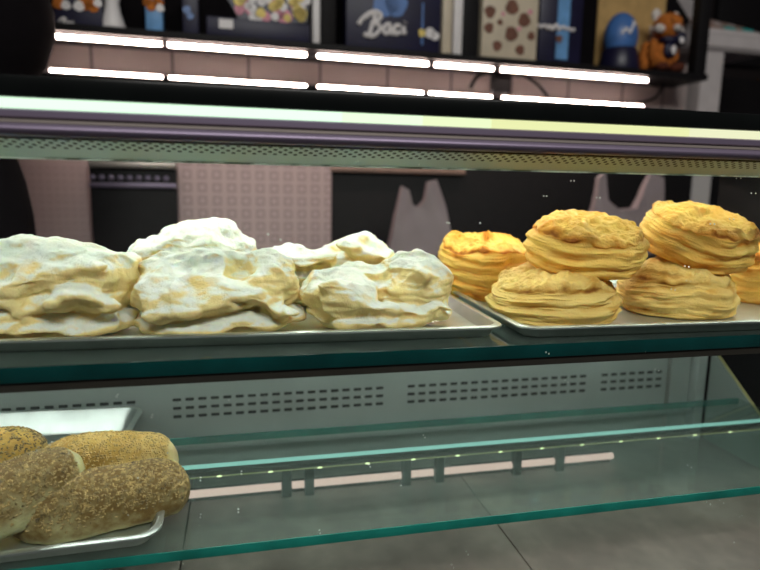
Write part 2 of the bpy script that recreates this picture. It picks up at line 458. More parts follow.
def sugar_puff(name, lobes, cuts, seed, k=.005, step=.0011, slot=None, crumple=.0030, folds=(), dust=0.):  # dust: extra white in place of glare
    """a folded puff: overlapping soft lobes, slits between the leaves, creased and dusted"""
    off = seed * 13.7
    lo_ = np.array([-.080, -.066, -.0055]); n = np.ceil(np.array([.160, .132, .094]) / step).astype(int)
    gx = [lo_[k_] + step * np.arange(n[k_]) for k_ in range(3)]
    p = np.stack(np.meshgrid(*gx, indexing='ij'), -1).reshape(-1, 3)
    def field(p):
        wv = np.stack([fbm(p * 36 + off, 2), fbm(p * 36 + off + 50, 2), fbm(p * 36 + off + 90, 2)], -1)
        q = p + wv * .0065
        d = None
        for l in lobes:
            e = ell(q, *l); d = e if d is None else smin(d, e, k)
        for l in folds:                                   # raised leaf edges
            d = smin(d, ell(q, l[0], (l[1][0], l[1][1], l[1][2] * 1.35), *l[2:]), .008)
        for c in cuts:
            e = -ell(q, *c); hh = np.clip(.5 - .5 * (d - e) / .003, 0, 1)
            d = d * (1 - hh) + e * hh + .003 * hh * (1 - hh)
        return d
    F = np.full(len(p), .02)
    # coarse reject far from the surface
    rough = None
    for l in lobes:
        e = ell(p, *l); rough = e if rough is None else np.minimum(rough, e)
    near = np.abs(rough) < .018
    F[~near] = np.where(rough[~near] < 0, -.02, .02)
    F[near] = field(p[near])
    F = np.maximum(F, -p[:, 2])                           # flat underside
    P, Q = surface_nets(F.reshape(n), lo_, step)
    me = bpy.data.meshes.new(name); me.from_pydata(P.tolist(), [], Q.tolist()); me.update()
    N = np.empty(len(P) * 3, dtype=np.float32); me.vertices.foreach_get('normal', N); N = N.reshape(-1, 3)
    rid = 1 - np.abs(fbm(P * np.array([30, 30, 48]) + off, 3)) * 2.6
    side = np.clip(1 - np.abs(N[:, 2]) * 1.4, 0, 1)
    lay = vnoise(np.stack([P[:, 0] * 28 + off, P[:, 1] * 28, (P[:, 2] + .003 * vnoise(P * 40 + off)) / .0021], -1))
    fine = fbm(P * 170 + off, 3)
    keep = sstep(0, .003, P[:, 2])
    P2 = P + N * (keep * ((np.clip(rid, -.7, 1) - .5) * crumple + side * lay * .0011 + fine * .0012))[:, None]
    P2[:, 2] = np.maximum(P2[:, 2], 0)
    me.vertices.foreach_set('co', P2.astype(np.float32).ravel()); me.update()
    me.vertices.foreach_get('normal', N.ravel()); 
    N2 = np.empty(len(P) * 3, dtype=np.float32); me.vertices.foreach_get('normal', N2); N2 = N2.reshape(-1, 3)
    sug = sstep(.06, .85, N2[:, 2] + .50 * fbm(P * 50 + off, 4) - .10 * side + dust) * sstep(.002, .012, P[:, 2])  # dust whitens the sugar further in place of glare
    toa = .06 + .42 * fbm(P * 42 + off + 5, 3) + .14 * sstep(.2, -.6, N2[:, 2])
    if slot is not None:
        toa = toa + .75 * sstep(1.3, .5, np.linalg.norm((P - np.array(slot[0])) / np.array(slot[1]), axis=1))
    for k_, v in (('sugar', sug), ('toast', np.clip(toa, 0, 1))):
        a = me.attributes.new(k_, 'FLOAT', 'POINT'); a.data.foreach_set('value', v.astype(np.float32))
    me.polygons.foreach_set('use_smooth', [True] * len(me.polygons)); me.materials.append(MAT['sugar_pastry']); me.update()
    return me

def round_puff(name, rx, ry, h, seed, mat, dome=.30, lip=.5, brown=.75, dent=0., nu=320, nv=170, flare=0., layers=.0042, lamp=1.):
    """a round of laminated pastry: leafed flank, blistered baked top"""
    off = seed * 9.1
    s = np.linspace(0, 1, nv + 1); th = np.linspace(0, 2 * PI, nu, endpoint=False)
    S, T = np.meshgrid(s, th, indexing='ij'); S = S.ravel(); T = T.ravel()
    # outline: bottom 0-.16, flank .16-.66, top .66-1
    fb = sstep(0, .16, S); z = np.zeros_like(S); r = np.zeros_like(S)
    a = S < .16; r[a] = .02 + .86 * (S[a] / .16) ** .9
    b_ = (S >= .16) & (S < .66); q = (S[b_] - .16) / .50
    r[b_] = .88 + .12 * np.sin(PI * q) ** .7 + flare * (q - .5); z[b_] = q * (1 - dome)
    c_ = S >= .66; q = (S[c_] - .66) / .34
    r1 = .88 + flare * .5
    r[c_] = r1 * np.cos(q * PI / 2 * .985); z[c_] = (1 - dome) + dome * np.sin(q * PI / 2) ** .8
    cx, cy = np.cos(T), np.sin(T)
    wob = 1 + .045 * vnoise(np.stack([cx * 1.6 + off, cy * 1.6, z * 0 + off], -1)) + .03 * vnoise(np.stack([cx * 4 + off, cy * 4, z * 2 + off], -1))
    X = r * wob * cx * rx; Y = r * wob * cy * ry
    hw = 1 + .10 * vnoise(np.stack([cx * 1.3 + off + 4, cy * 1.3, r], -1))
    Z = z * h * hw
    P = np.stack([X, Y, Z], -1)
    flank = sstep(.12, .2, S) * sstep(.78, .62, S); top = sstep(.62, .72, S)
    zz = Z + .0032 * vnoise(np.stack([cx * 1.3, cy * 1.3, Z * 40], -1) + off) + .0007 * vnoise(np.stack([cx * 6, cy * 6, Z * 90], -1) + off)
    lv = vnoise(np.stack([cx * 2.0 + off, cy * 2.0, zz / (layers * .8)], -1)) + .6 * vnoise(np.stack([cx * 4 + off, cy * 4, zz / (layers * .33)], -1))
    out = flank * lv * .0019 * lamp
    big = vnoise(np.stack([cx * 3, cy * 3, Z * 70], -1) + off + 30)
    out += flank * big * .0018
    out += flank * np.sin(zz / .0105 * 2 * PI + 1.5 * vnoise(np.stack([cx * 1.5 + off, cy * 1.5, S * 0], -1))) * .0009 * (1 + vnoise(np.stack([cx * 2 + off, cy * 2, Z * 80], -1)))
    P[:, 0] += out * cx; P[:, 1] += out * cy
    bl = fbm(np.stack([P[:, 0] * 75, P[:, 1] * 75, Z * 0 + off], -1), 4)
    P[:, 2] += top * (bl * .0052 + .0022 * np.abs(vnoise(np.stack([P[:, 0] * 150, P[:, 1] * 150, Z * 0 + off], -1))))
    P[:, 2] -= top * dent * np.exp(-((P[:, 0] / (rx * .55)) ** 2 + (P[:, 1] / (ry * .55)) ** 2))
    # the lid's rim hangs over the flank
    rim = np.exp(-((S - .665) / .022) ** 2); jag = .6 + .6 * vnoise(np.stack([cx * 7 + off, cy * 7, S * 0], -1))
    P[:, 0] += rim * cx * .0028 * lip * jag; P[:, 1] += rim * cy * .0028 * lip * jag; P[:, 2] -= rim * .0022 * lip * jag
    P[:, 2] = np.maximum(P[:, 2], 0)
    def toa(P, n):
        v = .08 + .26 * fbm(P * 40 + off, 3)
        v = v + top * (brown * .34 + 1.1 * brown * bl) + rim * 1.0 * brown * (.5 + jag * .6)
        v = v + flank * (np.clip(-lv, 0, 1) * .55 + np.clip(big, 0, 1) * .30) + sstep(.012, .0, P[:, 2]) * .35
        return np.clip(v, 0, 1)
    me = grid_mesh(name, P, nu, nv, mat, {'toast': toa})
    return me

def drop(name, me, label, cat, loc, rot=(0, 0, 0), group=None):
    o = bpy.data.objects.new(name, me); COL.objects.link(o); o.location = loc
    o.rotation_euler = (Matrix.Rotation(rot[0], 3, 'X') @ Matrix.Rotation(rot[1], 3, 'Y') @ Matrix.Rotation(rot[2], 3, 'Z')).to_euler()
    tags(o, label, cat, group); return o

# ------------------------------------------------------------------ the shop behind
BF = Frame((-.40, 1.50, CZ), math.radians(2.05))       # origin at the wall face, x along it, -y towards the viewer
def bk(px, py, off=0.):
    """point on the plane standing `off` in front of the back wall, in that wall's frame"""
    d = Vector(ray(px, py)); d = BF.R.transposed() @ d; o = BF.R.transposed() @ (Vector((0, 0, CZ)) - BF.o)
    t = (-off - o.y) / d.y; p = o + d * t
    return p.x, p.z
FL = -CZ
Z1 = .286; Z2 = .2345
single('floor', B(-2.5, 3.5, -.6, 3.2, FL - .05, FL), MAT['floor'], None, None, (0, 0, FL), BF, kind='structure')
uR = bk(690, 60)[0]; uM = bk(640, 60)[0]
single('wall_back', B(-1.6, uM, 0, .08, FL, 1.3), MAT['wall'], None, None, (0, 0, FL), BF, kind='structure')
zlow = bk(660, 50)[1]
single('wall_right', B(uM, uR, 0, .08, FL, zlow - .035), MAT['wall'], None, None, (uM, 0, FL), BF, kind='structure')
single('wall_far', B(-1.6, 4.2, 1.9, 2., FL, 1.6), MAT['dark_wall'], None, None, (0, 1.9, FL), BF, kind='structure')

# shelf with black frame
OFF = .13
def zx(py, px, off=OFF): return bk(px, py, off)[1]
zb1 = Z1 + .012; zb0 = zb1 - .000
t = thing('wall_shelf', 'black framed wall shelf holding sweet boxes above a pink light strip', 'shelf', (0, -OFF, zb1), BF)
xL = bk(-40, 30, OFF)[0]; xE = bk(709, 70, OFF)[0]
part('shelf_board', B(xL, xE, -OFF, 0, zb1, zb1 + .016, bev=.002), MAT['black'], t)
zT = zb1 + .42
for a, b in ((321, 336), (463, 479), (699, 710)):
    x0 = bk(a, 30, OFF)[0]; x1 = bk(b, 30, OFF)[0]
    part('post', B(x0, x1, -OFF, -OFF + .03, zb1 + .016, zT, bev=.002), MAT['black'], t)
part('back_panel', B(xL, bk(600, 30, .03)[0], -.012, -.002, zb1 + .016, zT), MAT['black_soft'], t)
part('gold_panel', B(bk(600, 30, .03)[0] + .003, uM + .06, -.012, -.002, zb1 + .016, zT), MAT['gold'], t)
part('top_board', B(xL, xE, -OFF, 0, zT, zT + .016, bev=.002), MAT['black'], t)

def lamp_strip(name, label, spans, y, z, r, mat, yb=None, zt=None):
    xs = [bk(p, 40, -y)[0] for s in spans for p in s]
    t = thing(name, label, 'light strip', (min(xs), y, z), BF)
    part('channel', B(min(xs), max(xs), y + r * .55, yb or y + r * 1.3, z - r, zt or z + r), MAT['black'], t)
    for i in range(0, len(xs), 2):
        bm = bmesh.new(); tube(bm, [(xs[i], y, z), (xs[i + 1], y, z)], r, 12); part('tube', bm, mat, t)
    return t
lamp_strip('led_strip_or_reflection', 'bright pink-white light strip under the black wall shelf', [(48, 161), (168, 306), (318, 428), (436, 494), (503, 650)], -.118, Z1 + .003, .0037, MAT['led_wall'], None, zb1 - .0002)
t = thing('added_ledge', 'narrow glossy ledge added under the lower glowing line behind the case', 'ledge', (xL, -.05, Z2), BF)  # ledge added to carry the lower glowing line
part('added_ledge_board', B(xL, bk(697, 100, .05)[0], -.037, -.0005, Z2 - .0130, Z2 - .0030, bev=.001), MAT['black_gloss'], t)
lamp_strip('led_strip_or_reflection', 'lower pink-white glowing line added for a reflection of the wall strip', [(48, 161), (168, 306), (318, 424), (431, 494), (505, 648)], -.050, Z2, .0029, MAT['ledge_reflection'], -.0006)  # a reflected line rebuilt as a glowing strip

def bx(name, label, cat, px0, px1, py0, py1, mats, off=.125, depth=.06, group=None, body='box_body'):
    x0 = bk(px0, py1, off)[0]; x1 = bk(px1, py1, off)[0]
    z0 = zb1 + .0162; z1 = bk((px0 + px1) / 2, py0, off)[1]
    t = thing(name, label, cat, ((x0 + x1) / 2, -off + depth / 2, z0), BF, group)
    b = part(body, B(x0, x1, -off, -off + depth, z0, z1, bev=.002), mats, t)
    return b, x0, x1, z0, z1
def spots(bm, L, off, t=.0015):
    for (px, py, r) in L:
        x, z = bk(px, py, off); q = [(x + r * math.cos(a) * (1 + .15 * math.sin(3 * a + px)), z + r * math.sin(a)) for a in np.linspace(0, 2 * PI, 14, endpoint=False)]
        prism_y(q, -off - t, -off - .0001, bm)
    return bm
def strokes(bm, L, off, w, k=5):
    """lettering: each stroke a flat ribbon of constant width through pixel points"""
    for s in L:
        ps = [Vector((*bk(px, py, off), 0)) for px, py in s]
        P = smooth_path([(p.x, -off - .0012, p.y) for p in ps], k) if len(ps) > 2 else [Vector((p.x, -off - .0012, p.y)) for p in ps]
        tube(bm, P, w, 6)
    return bm

def baci(ox, oy, s):
    """the script word, pixel strokes from its lower left corner"""
    B_ = [[(3, -18), (8, -22), (14, -21), (11, -12), (8, -2), (5, 1), (2, -2)],
          [(-4, -11), (0, -17), (6, -22), (14, -25), (20, -21), (17, -15), (10, -12), (17, -11), (19, -6), (14, 0), (8, 2)],
          [(31, -10), (27, -11), (23, -7), (24, -2), (28, -2), (31, -9), (31, -2), (34, -2)],
          [(41, -9), (37, -10), (34, -6), (36, -1), (41, -3)],
          [(45, -9), (44, -3), (47, -2)], [(46, -13), (46.3, -13.6)]]
    return [[(ox + s * x, oy + s * y) for x, y in st] for st in B_]

g = 'sweet boxes on the black wall shelf'
t, *_ = bx('gift_box', 'navy box with small white script, leftmost on the black shelf', 'box', 55, 103, -30, 28, MAT['navy'], group=g)
part('printed_bears', spots(bmesh.new(), [(47+12, 3, .012), (85, 3, .014), (93, 6, .012)], .1252), MAT['orange_fur'], t)
part('printed_ribbons', spots(bmesh.new(), [(66, 5, .009), (79, 6, .010), (98, 3, .008)], .1253), MAT['white'], t)
part('lettering', strokes(bmesh.new(), baci(60, 25, .30), .1254, .0016), MAT['white'], t)
# white flask shape
x, z = bk(112, 31, .125)
prof = [(.017, 0), (.018, .006), (.012, .03), (.010, .05), (.014, .075), (.012, .10), (.006, .112), (.006, .13)]
def lathe(prof, c, seg=24):
    bm = bmesh.new(); R = []
    for r, h in prof: R.append([bm.verts.new((c[0] + r * math.cos(2 * PI * k / seg), c[1] + r * math.sin(2 * PI * k / seg), c[2] + h)) for k in range(seg)])
    for i in range(len(R) - 1):
        for k in range(seg): bm.faces.new((R[i][k], R[i][(k + 1) % seg], R[i + 1][(k + 1) % seg], R[i + 1][k]))
    bm.faces.new(R[0][::-1]); bm.faces.new(R[-1]); return bm
zs = zb1 + .0163
single('bottle', lathe([(r * 1.35, h) for r, h in prof], (x, -.105, zs)), MAT['white'], 'white waisted bottle beside the leftmost navy box', 'bottle', (x, -.105, zs), BF)
t, *_ = bx('gift_box', 'narrow light blue box with an orange bear print', 'box', 146, 163, -14, 30, MAT['blue_light'], group=g)
part('printed_bear', spots(bmesh.new(), [(151, 5, .012), (158, 3, .010), (147, 2, .008)], .1252), MAT['orange_fur'], t)
part('printed_ribbon', spots(bmesh.new(), [(160, 8, .008)], .1253), MAT['white'], t)
t, *_ = bx('gift_box', 'slim dark navy box right of the light blue one', 'box', 183, 199, -20, 33, MAT['navy'], group=g)
part('label_band', spots(bmesh.new(), [(187, 10, .008), (190, 16, .007)], .1252), MAT['blue'], t)
t, x0, x1, z0, z1 = bx('gift_box', 'wide low navy box with raised flower-printed lid', 'box', 207, 310, 20, 40, MAT['navy'], group=g)
lidp = [bk(px, py, .118) for px, py in ((240, 21), (307, 23), (310, -8), (222, -12))]
ld = part('lid', prism_y(lidp, -.116, -.108), MAT['navy_dark'], t)
L1 = []
for i in range(34):
    px = random.uniform(236, 306); py = random.uniform(-5, 19); L1.append((px, py, random.uniform(.008, .016)))
for nm, sl, m in (('printed_white_flowers', L1[0::3], 'white'), ('printed_pink_flowers', L1[1::3], 'pink'), ('printed_yellow_flowers', L1[2::3], 'yellow')):
    part(nm, spots(bmesh.new(), sl, .1162 + .0005 * len(nm) % .001), MAT[m], t)
x0, z0 = bk(219, 28, .1252); x1, z1 = bk(233, 20, .1252)
part('price_tag', B(x0, x1, -.127, -.1252, z0, z1), MAT['white'], t)
t, *_ = bx('gift_box', 'thin white box standing left of the black post', 'box', 313, 320, -10, 42, MAT['white'], group=g)
t, x0, x1, z0, z1 = bx('gift_box', 'large navy box with big white script word', 'box', 346, 440, -30, 48, MAT['navy'], group=g)
part('lettering', strokes(bmesh.new(), baci(362, 35, .93), .1258, .0052), MAT['white'], t)
part('printed_window', spots(bmesh.new(), [(385, 3, .030), (396, 5, .026)], .1252), MAT['blue'], t)
part('printed_sweets', spots(bmesh.new(), [(430, 33, .012), (435, 36, .010)], .1252), MAT['white'], t)
part('printed_sweet', spots(bmesh.new(), [(422, 33, .009)], .1252), MAT['yellow'], t)
x0, z0 = bk(421, 45, .1252); x1, z1 = bk(424, 3, .1252)
part('printed_stripe', B(x0, x1, -.1258, -.1252, z0, z1), MAT['blue'], t)
bx('gift_box', 'thin cream box beside the big navy script box', 'box', 442, 451, -20, 50, MAT['cream'], group=g)
bx('gift_box', 'thin white box against the middle black post', 'box', 453, 462, -20, 51, MAT['white'], group=g)
t, *_ = bx('gift_box', 'cream box printed with round brown chocolates', 'box', 481, 536, -30, 57, MAT['cream'], group=g)
part('printed_chocolates', spots(bmesh.new(), [(512, 7, .017), (524, 20, .016), (511, 34, .017), (490, 12, .014), (489, 28, .012), (520, 50, .012), (497, 46, .012), (531, 36, .010), (500, 22, .007)], .1252), MAT['brown'], t)
for q in [(530, 12, .006), (503, 14, .005), (519, 29, .005)]: part('printed_berry', spots(bmesh.new(), [q], .1252), MAT['pink'], t)
t, *_ = bx('gift_box', 'dark navy and blue box with white text band beside the chocolates box', 'box', 538, 580, -30, 60, MAT['navy_dark'], group=g)
x0, z0 = bk(555, 59, .1252); x1, z1 = bk(572, -20, .1252)
part('blue_panel', B(x0, x1, -.1262, -.1252, z0, z1), MAT['blue_light'], t)
part('text_band', strokes(bmesh.new(), [[(537.5, 25), (541, 27), (545, 25)], [(546, 29), (549, 26), (551, 30)], [(552, 30), (556, 25), (559, 31)], [(560, 29), (563, 27), (566, 30)], [(567, 28), (570, 30), (574, 30)]], .1268, .0042), MAT['white'], t)
part('printed_sweet', spots(bmesh.new(), [(559, 39, .009)], .1266), MAT['brown'], t)
# wrapped egg on a dark stand
xc, zc = bk(625, 28, .09)
zt = zb1 + .0162
t = thing('chocolate_egg', 'blue wrapped egg with white squiggle on a dark cup', 'egg', (xc, -.075, zt), BF)
bm = lathe([(.05, 0), (.052, .01), (.044, .05), (.040, .056)], (xc, -.075, zt)); part('cup', bm, MAT['navy_dark'], t)
bm = bmesh.new(); ball(bm, (xc, -.075, zt + .085), (.044, .040, .062), 28); part('egg', bm, MAT['blue'], t)
bm = bmesh.new(); L = [(xc - .022, zt + .085), (xc - .012, zt + .098), (xc - .002, zt + .088), (xc + .006, zt + .105), (xc + .014, zt + .112), (xc + .008, zt + .118)]
tube(bm, smooth_path([(a, -.075 - .0385 * math.sqrt(max(.05, 1 - ((a - xc) / .044) ** 2 - ((b - zt - .085) / .062) ** 2)) - .001, b) for a, b in L]), .0035, 6)
part('squiggle', bm, MAT['white'], t)
# plush fox
xc, _ = bk(666, 60, .10); yc = -.085
t = thing('plush_fox', 'orange plush fox with white ears and blue scarf on the shelf end', 'soft toy', (xc, yc, zt), BF)
def blob(name, items, m, seg=20, label=None):
    bm = bmesh.new()
    for c, r in items: ball(bm, (xc + c[0], yc + c[1], zt + c[2]), r, seg)
    return part(name, bm, MAT[m], t)
def furry(items, m, name):
    pts = []
    bm = bmesh.new()
    for c, r in items: ball(bm, (xc + c[0], yc + c[1], zt + c[2]), r, 24)
    for v in bm.verts:
        p = v.co * 160; v.co += Vector((math.sin(p.x + 2 * p.z), math.sin(p.y * 1.3 + p.x), math.sin(p.z * 1.7 + p.y))) * .0011
    return part(name, bm, MAT[m], t)
furry([((-.004, 0, .045), (.034, .030, .046))], 'orange_fur', 'body')
hd = furry([((.003, -.008, .118), (.040, .034, .034))], 'orange_fur', 'head')
furry([((-.030, 0, .146), (.012, .008, .016))], 'white_fur', 'ear'); furry([((.032, .002, .146), (.011, .008, .014))], 'white_fur', 'ear')
furry([((-.030, -.018, .108), (.016, .014, .012))], 'white_fur', 'cheek'); furry([((.030, -.020, .106), (.012, .012, .011))], 'white_fur', 'cheek')
furry([((.008, -.038, .108), (.014, .012, .009))], 'white_fur', 'muzzle')
blob('nose', [((.009, -.049, .111), (.004, .004, .003))], 'black'); blob('eye', [((-.010, -.038, .124), .0034)], 'black'); blob('eye', [((.021, -.038, .123), .0034)], 'black')
furry([((.004, -.020, .080), (.034, .024, .012)), ((.026, -.03, .085), (.020, .010, .018)), ((-.004, -.032, .055), (.020, .010, .022))], 'navy', 'scarf')
furry([((.022, -.041, .078), (.008, .004, .008)), ((-.002, -.042, .052), (.008, .004, .012))], 'white', 'scarf_print')
furry([((-.034, -.004, .058), (.013, .014, .030))], 'orange_fur', 'arm'); furry([((.030, -.006, .050), (.011, .012, .024))], 'orange_fur', 'arm')
furry([((-.022, -.026, .012), (.017, .024, .012))], 'brown_fur', 'foot'); furry([((.024, -.026, .013), (.020, .024, .013))], 'brown_fur', 'foot')
furry([((-.040, .020, .045), (.014, .016, .040))], 'orange_fur', 'tail')

# plug box and cable against the wall
x0, z0 = bk(489, 95, .06); x1, z1 = bk(508, 70, .06)
t = thing('power_adapter', 'black power box and cord hanging on the lit wall', 'adapter', (x0, -.06, Z2), BF)
part('adapter_body', B(x0, x1, -.085, -.058, Z2 + .0068, z1, bev=.006), MAT['black'], t)
bm = bmesh.new(); tube(bm, smooth_path([(x1, -.07, z1 - .012), (*[bk(520, 74, .07)[0]], -.07, bk(520, 74, .07)[1]), (bk(537, 84, .07)[0], -.07, bk(537, 84, .07)[1]), (bk(548, 97, .07)[0], -.07, bk(548, 97, .07)[1])]), .004, 8); part('cord', bm, MAT['black'], t)
bm = bmesh.new(); tube(bm, smooth_path([(x0 + .01, -.072, z1 - .01), (bk(478, 76, .07)[0], -.072, bk(478, 76, .07)[1]), (bk(470, 88, .07)[0], -.072, bk(470, 88, .07)[1])]), .005, 8); part('cord', bm, MAT['black'], t)
bm = bmesh.new(); tube(bm, smooth_path([(bk(a, b, .05)[0], -.05, bk(a, b, .05)[1]) for a, b in ((661, 76), (662, 86), (657, 96), (648, 101), (638, 103))]), .004, 8)
single('cable', bm, MAT['black'], 'thin dark cable looping below the fox end of the shelf', 'cable', (bk(640, 103, .05)[0], -.05, Z2), BF)

# right-hand counter with till
cz1 = bk(700, 31, .0)[1]; cz0 = bk(700, 50, .0)[1]
xa = uM + .012; xb = bk(757, 40, 0)[0]
t = thing('service_counter', 'white counter end with rounded front below the till', 'counter', (xa, .2, FL), BF)
pts = [(-.02, cz0 + .01), (-.02, cz1 - .012), (-.012, cz1 - .003), (0, cz1), (.40, cz1), (.40, cz0), (-.01, cz0)]
part('counter_top', prism_x(pts, xa, xb + .02), MAT['white_plain'], t)
x0 = bk(696, 80, 0)[0]; x1 = bk(720, 80, 0)[0]
part('column', B(x0 + .012, x1, -.005, .09, FL, cz0), MAT['white_plain'], t)
part('side_board', B(x1, x1 + .7, .30, .32, FL, cz0 - .002), MAT['black'], t)
t = thing('cash_register', 'pale till with rows of brown and teal keys on the white counter', 'till', ((x0 + x1) / 2, .1, cz1), BF)
kx0 = bk(698, 25, -.03)[0]; kx1 = bk(752, 25, -.03)[0]; W = kx1 - kx0
def slope(y): return cz1 + .012 + (y - .01) * .42
part('register_body', prism_x([(.0, cz1), (.0, cz1 + .010), (.20, cz1 + .010 + .084), (.30, cz1 + .19), (.32, cz1 + .19), (.32, cz1)], kx0 - .02, kx1 + .015), MAT['white_plain'], t)
for j in range(5):
    for i in range(9):
        bm = bmesh.new(); xx = kx0 + W * (i + .12) / 9; y0 = .018 + j * .034
        box(bm, xx, xx + W * .78 / 9, y0, y0 + .026, 0, .010, bev=.002)
        for v in bm.verts: v.co.z += slope(v.co.y) - .002
        part('key', bm, MAT['teal_key' if (j == 0 and i in (4, 5, 7, 8)) else ('brown_key' if (i + j) % 5 else 'white')], t)
x0 = bk(676, 10, .0)[0]; x1 = bk(700, 10, .0)[0]
t = thing('card_terminal', 'dark slanted screen standing left of the till', 'screen', ((x0 + x1) / 2, .08, cz1), BF)
part('screen', prism_x([(.03, cz1 + .03), (.05, cz1 + .028), (.16, cz1 + .16), (.14, cz1 + .165)], x0, x1), MAT['black'], t)
part('stand', B(x0 + .01, x1 - .01, .05, .12, cz1, cz1 + .045, bev=.004), MAT['black'], t)
x0 = bk(735, 10, -.3)[0]
t = thing('monitor', 'black monitor back behind the till', 'monitor', (x0 + .12, .40, cz1), BF)
part('monitor_shell', B(x0, x0 + .30, .37, .40, cz1 + .06, cz1 + .32, bev=.006), MAT['black'], t)
part('monitor_foot', B(x0 + .02, x0 + .22, .335, .395, cz1 + .0005, cz1 + .065, bev=.004), MAT['black'], t)

# back counter seen through the case
t = thing('back_counter', 'back counter with pink printed panels behind the display case', 'counter', (0, -.02, FL), BF)
def pan(px0, px1, mat, nm, off=.02):
    x0 = bk(px0, 200, off)[0]; x1 = bk(px1, 200, off)[0]
    return part(nm, B(x0, x1, -off - .018, -.001, FL, bk((px0 + px1) / 2, 159, off)[1], bev=.001), MAT[mat], t)
pan(-60, 91, 'print_faint', 'printed_panel'); pan(177, 330, 'print_bold', 'printed_panel')
pan(330.5, 686, 'black', 'dark_panel', .006)
x0 = bk(330.5, 168, .04)[0]; x1 = bk(466, 172, .04)[0]
part('wood_rail', B(x0, x1, -.04, -.009, bk(400, 173, .04)[1], bk(400, 167, .04)[1], bev=.002), MAT['brown_key'], t)
x0 = bk(88, 168, .09)[0]; x1 = bk(176, 168, .09)[0]
def zz(py, off=.09): return bk(132, py, off)[1]
t = thing('drawer_unit', 'black drawer unit with two pale metal bars between printed panels', 'drawers', ((x0 + x1) / 2, -.05, FL), BF)
part('body', B(x0, x1, -.08, -.0425, FL, zz(160), bev=.002), MAT['black'], t)
part('top_bar', B(x0, x1, -.092, -.0801, zz(168), zz(161.5), bev=.002), MAT['rail_beige'], t)
part('pull_bar', B(x0, x1, -.090, -.0801, zz(188), zz(183), bev=.002), MAT['rail_purple'], t)
bm = bmesh.new()
for i in range(9):
    a = x0 + (x1 - x0) * (i + .3) / 9.5; ball(bm, (a, -.081, zz(178)), (.007, .003, .006), 10)
part('beads', bm, MAT['rail_purple'], t)

# white carrier bags standing behind the case
wt = B(-1.2, 2.6, -.30, -.125, -.18, -.15, bev=.004)
box(wt, -1.2, 2.6, -.28, -.14, FL, -.18)
single('back_worktop', wt, MAT['black'], 'low dark worktop behind the case carrying the white bags', 'worktop', (0, -.2, FL), BF)
def carrier(pts_px, label, off):
    pts = [bk(a, b, off) for a, b in pts_px]
    zbot = -.15
    pts = [(x, z) if i not in (0, len(pts) - 1) else (x, zbot) for i, (x, z) in enumerate(pts)]
    bm = prism_y(pts, -off - .006, -off + .006)
    bmesh.ops.triangulate(bm, faces=[f for f in bm.faces if len(f.verts) > 4])
    bmesh.ops.subdivide_edges(bm, edges=bm.edges, cuts=3, use_grid_fill=True)
    cx = sum(p[0] for p in pts) / len(pts); zt_ = max(p[1] for p in pts)
    for v in bm.verts:
        s = 1 if v.co.y > -off else -1
        f = max(0., min(1., (zt_ - v.co.z) / .25))
        v.co.y += s * (.020 * f * max(0, 1 - ((v.co.x - cx) / .16) ** 2)) + .006 * math.sin(v.co.x * 60 + v.co.z * 25)
    base = (cx, -off, zbot)
    return single('carrier_bag', bm, MAT['plastic_bag'], label, 'bag', base, BF, 'white carrier bags behind the case')
carrier([(570, 250), (586, 232), (598, 178), (606, 172), (607, 200), (618, 210), (632, 208), (641, 196), (650, 172), (661, 178), (660, 220), (668, 250)], 'pale carrier bag with two upright handles behind the round pastries', .20)
carrier([(388, 250), (394, 215), (402, 186), (409, 190), (412, 204), (418, 208), (424, 200), (426, 182), (436, 180), (444, 205), (452, 250)], 'pale carrier bag between the sugared and the round pastries', .20)

# black rounded shape at the left
bm = bmesh.new()
prof = [(FL, .15), (-.25, .15), (-.05, .141), (0, .134), (.03, .126), (.06, .117), (.09, .118), (.13, .140), (.17, .172), (.215, .188), (.25, .187), (.28, .180), (.33, .162), (.42, .146), (.6, .13), (.66, .07), (.67, .01)]
cxL, _ = bk(-80, 60, .45)
R = []
for z, r in prof:
    R.append([bm.verts.new((cxL + r * math.cos(a), -.48 + .55 * r * math.sin(a), z)) for a in np.linspace(0, 2 * PI, 40, endpoint=False)])
for i in range(len(R) - 1):
    for k in range(40): bm.faces.new((R[i][k], R[i][(k + 1) % 40], R[i + 1][(k + 1) % 40], R[i + 1][k]))
bm.faces.new(R[0][::-1]); bm.faces.new(R[-1])
single('black_pillar', bm, MAT['black_soft'], 'black rounded upright shape at the far left behind the case', 'pillar', (cxL, -.48, FL), BF)

# ------------------------------------------------------------------ the display case
def A(z): return CZ + z
X0, X1 = -.62, .95
t = thing('display_case', 'glass-fronted pastry display case with purple-grey rail', 'display case', (.15, .53, 0))
part('top_fascia', B(X0, X1, .366, .74, A(.0446), A(.0562), bev=.0012), MAT['black_gloss'], t)
for xa_, xb_, m_, l_ in ((X0, .060, 'led_front_green', 'pale green lit strip'), (.060, .110, 'led_front_mid', None), (.110, .155, 'led_front_lime', None), (.155, .300, 'led_front_yellow', 'yellow-green lit strip'), (.300, X1, 'led_front_pale', None)):
    part('light_cover', B(xa_, xb_, .3655, .372, A(.0390), A(.0443)), MAT[m_], t, label=l_)
part('top_channel', B(X0, X1, .3725, .70, A(.0325), A(.0445)), MAT['black'], t)
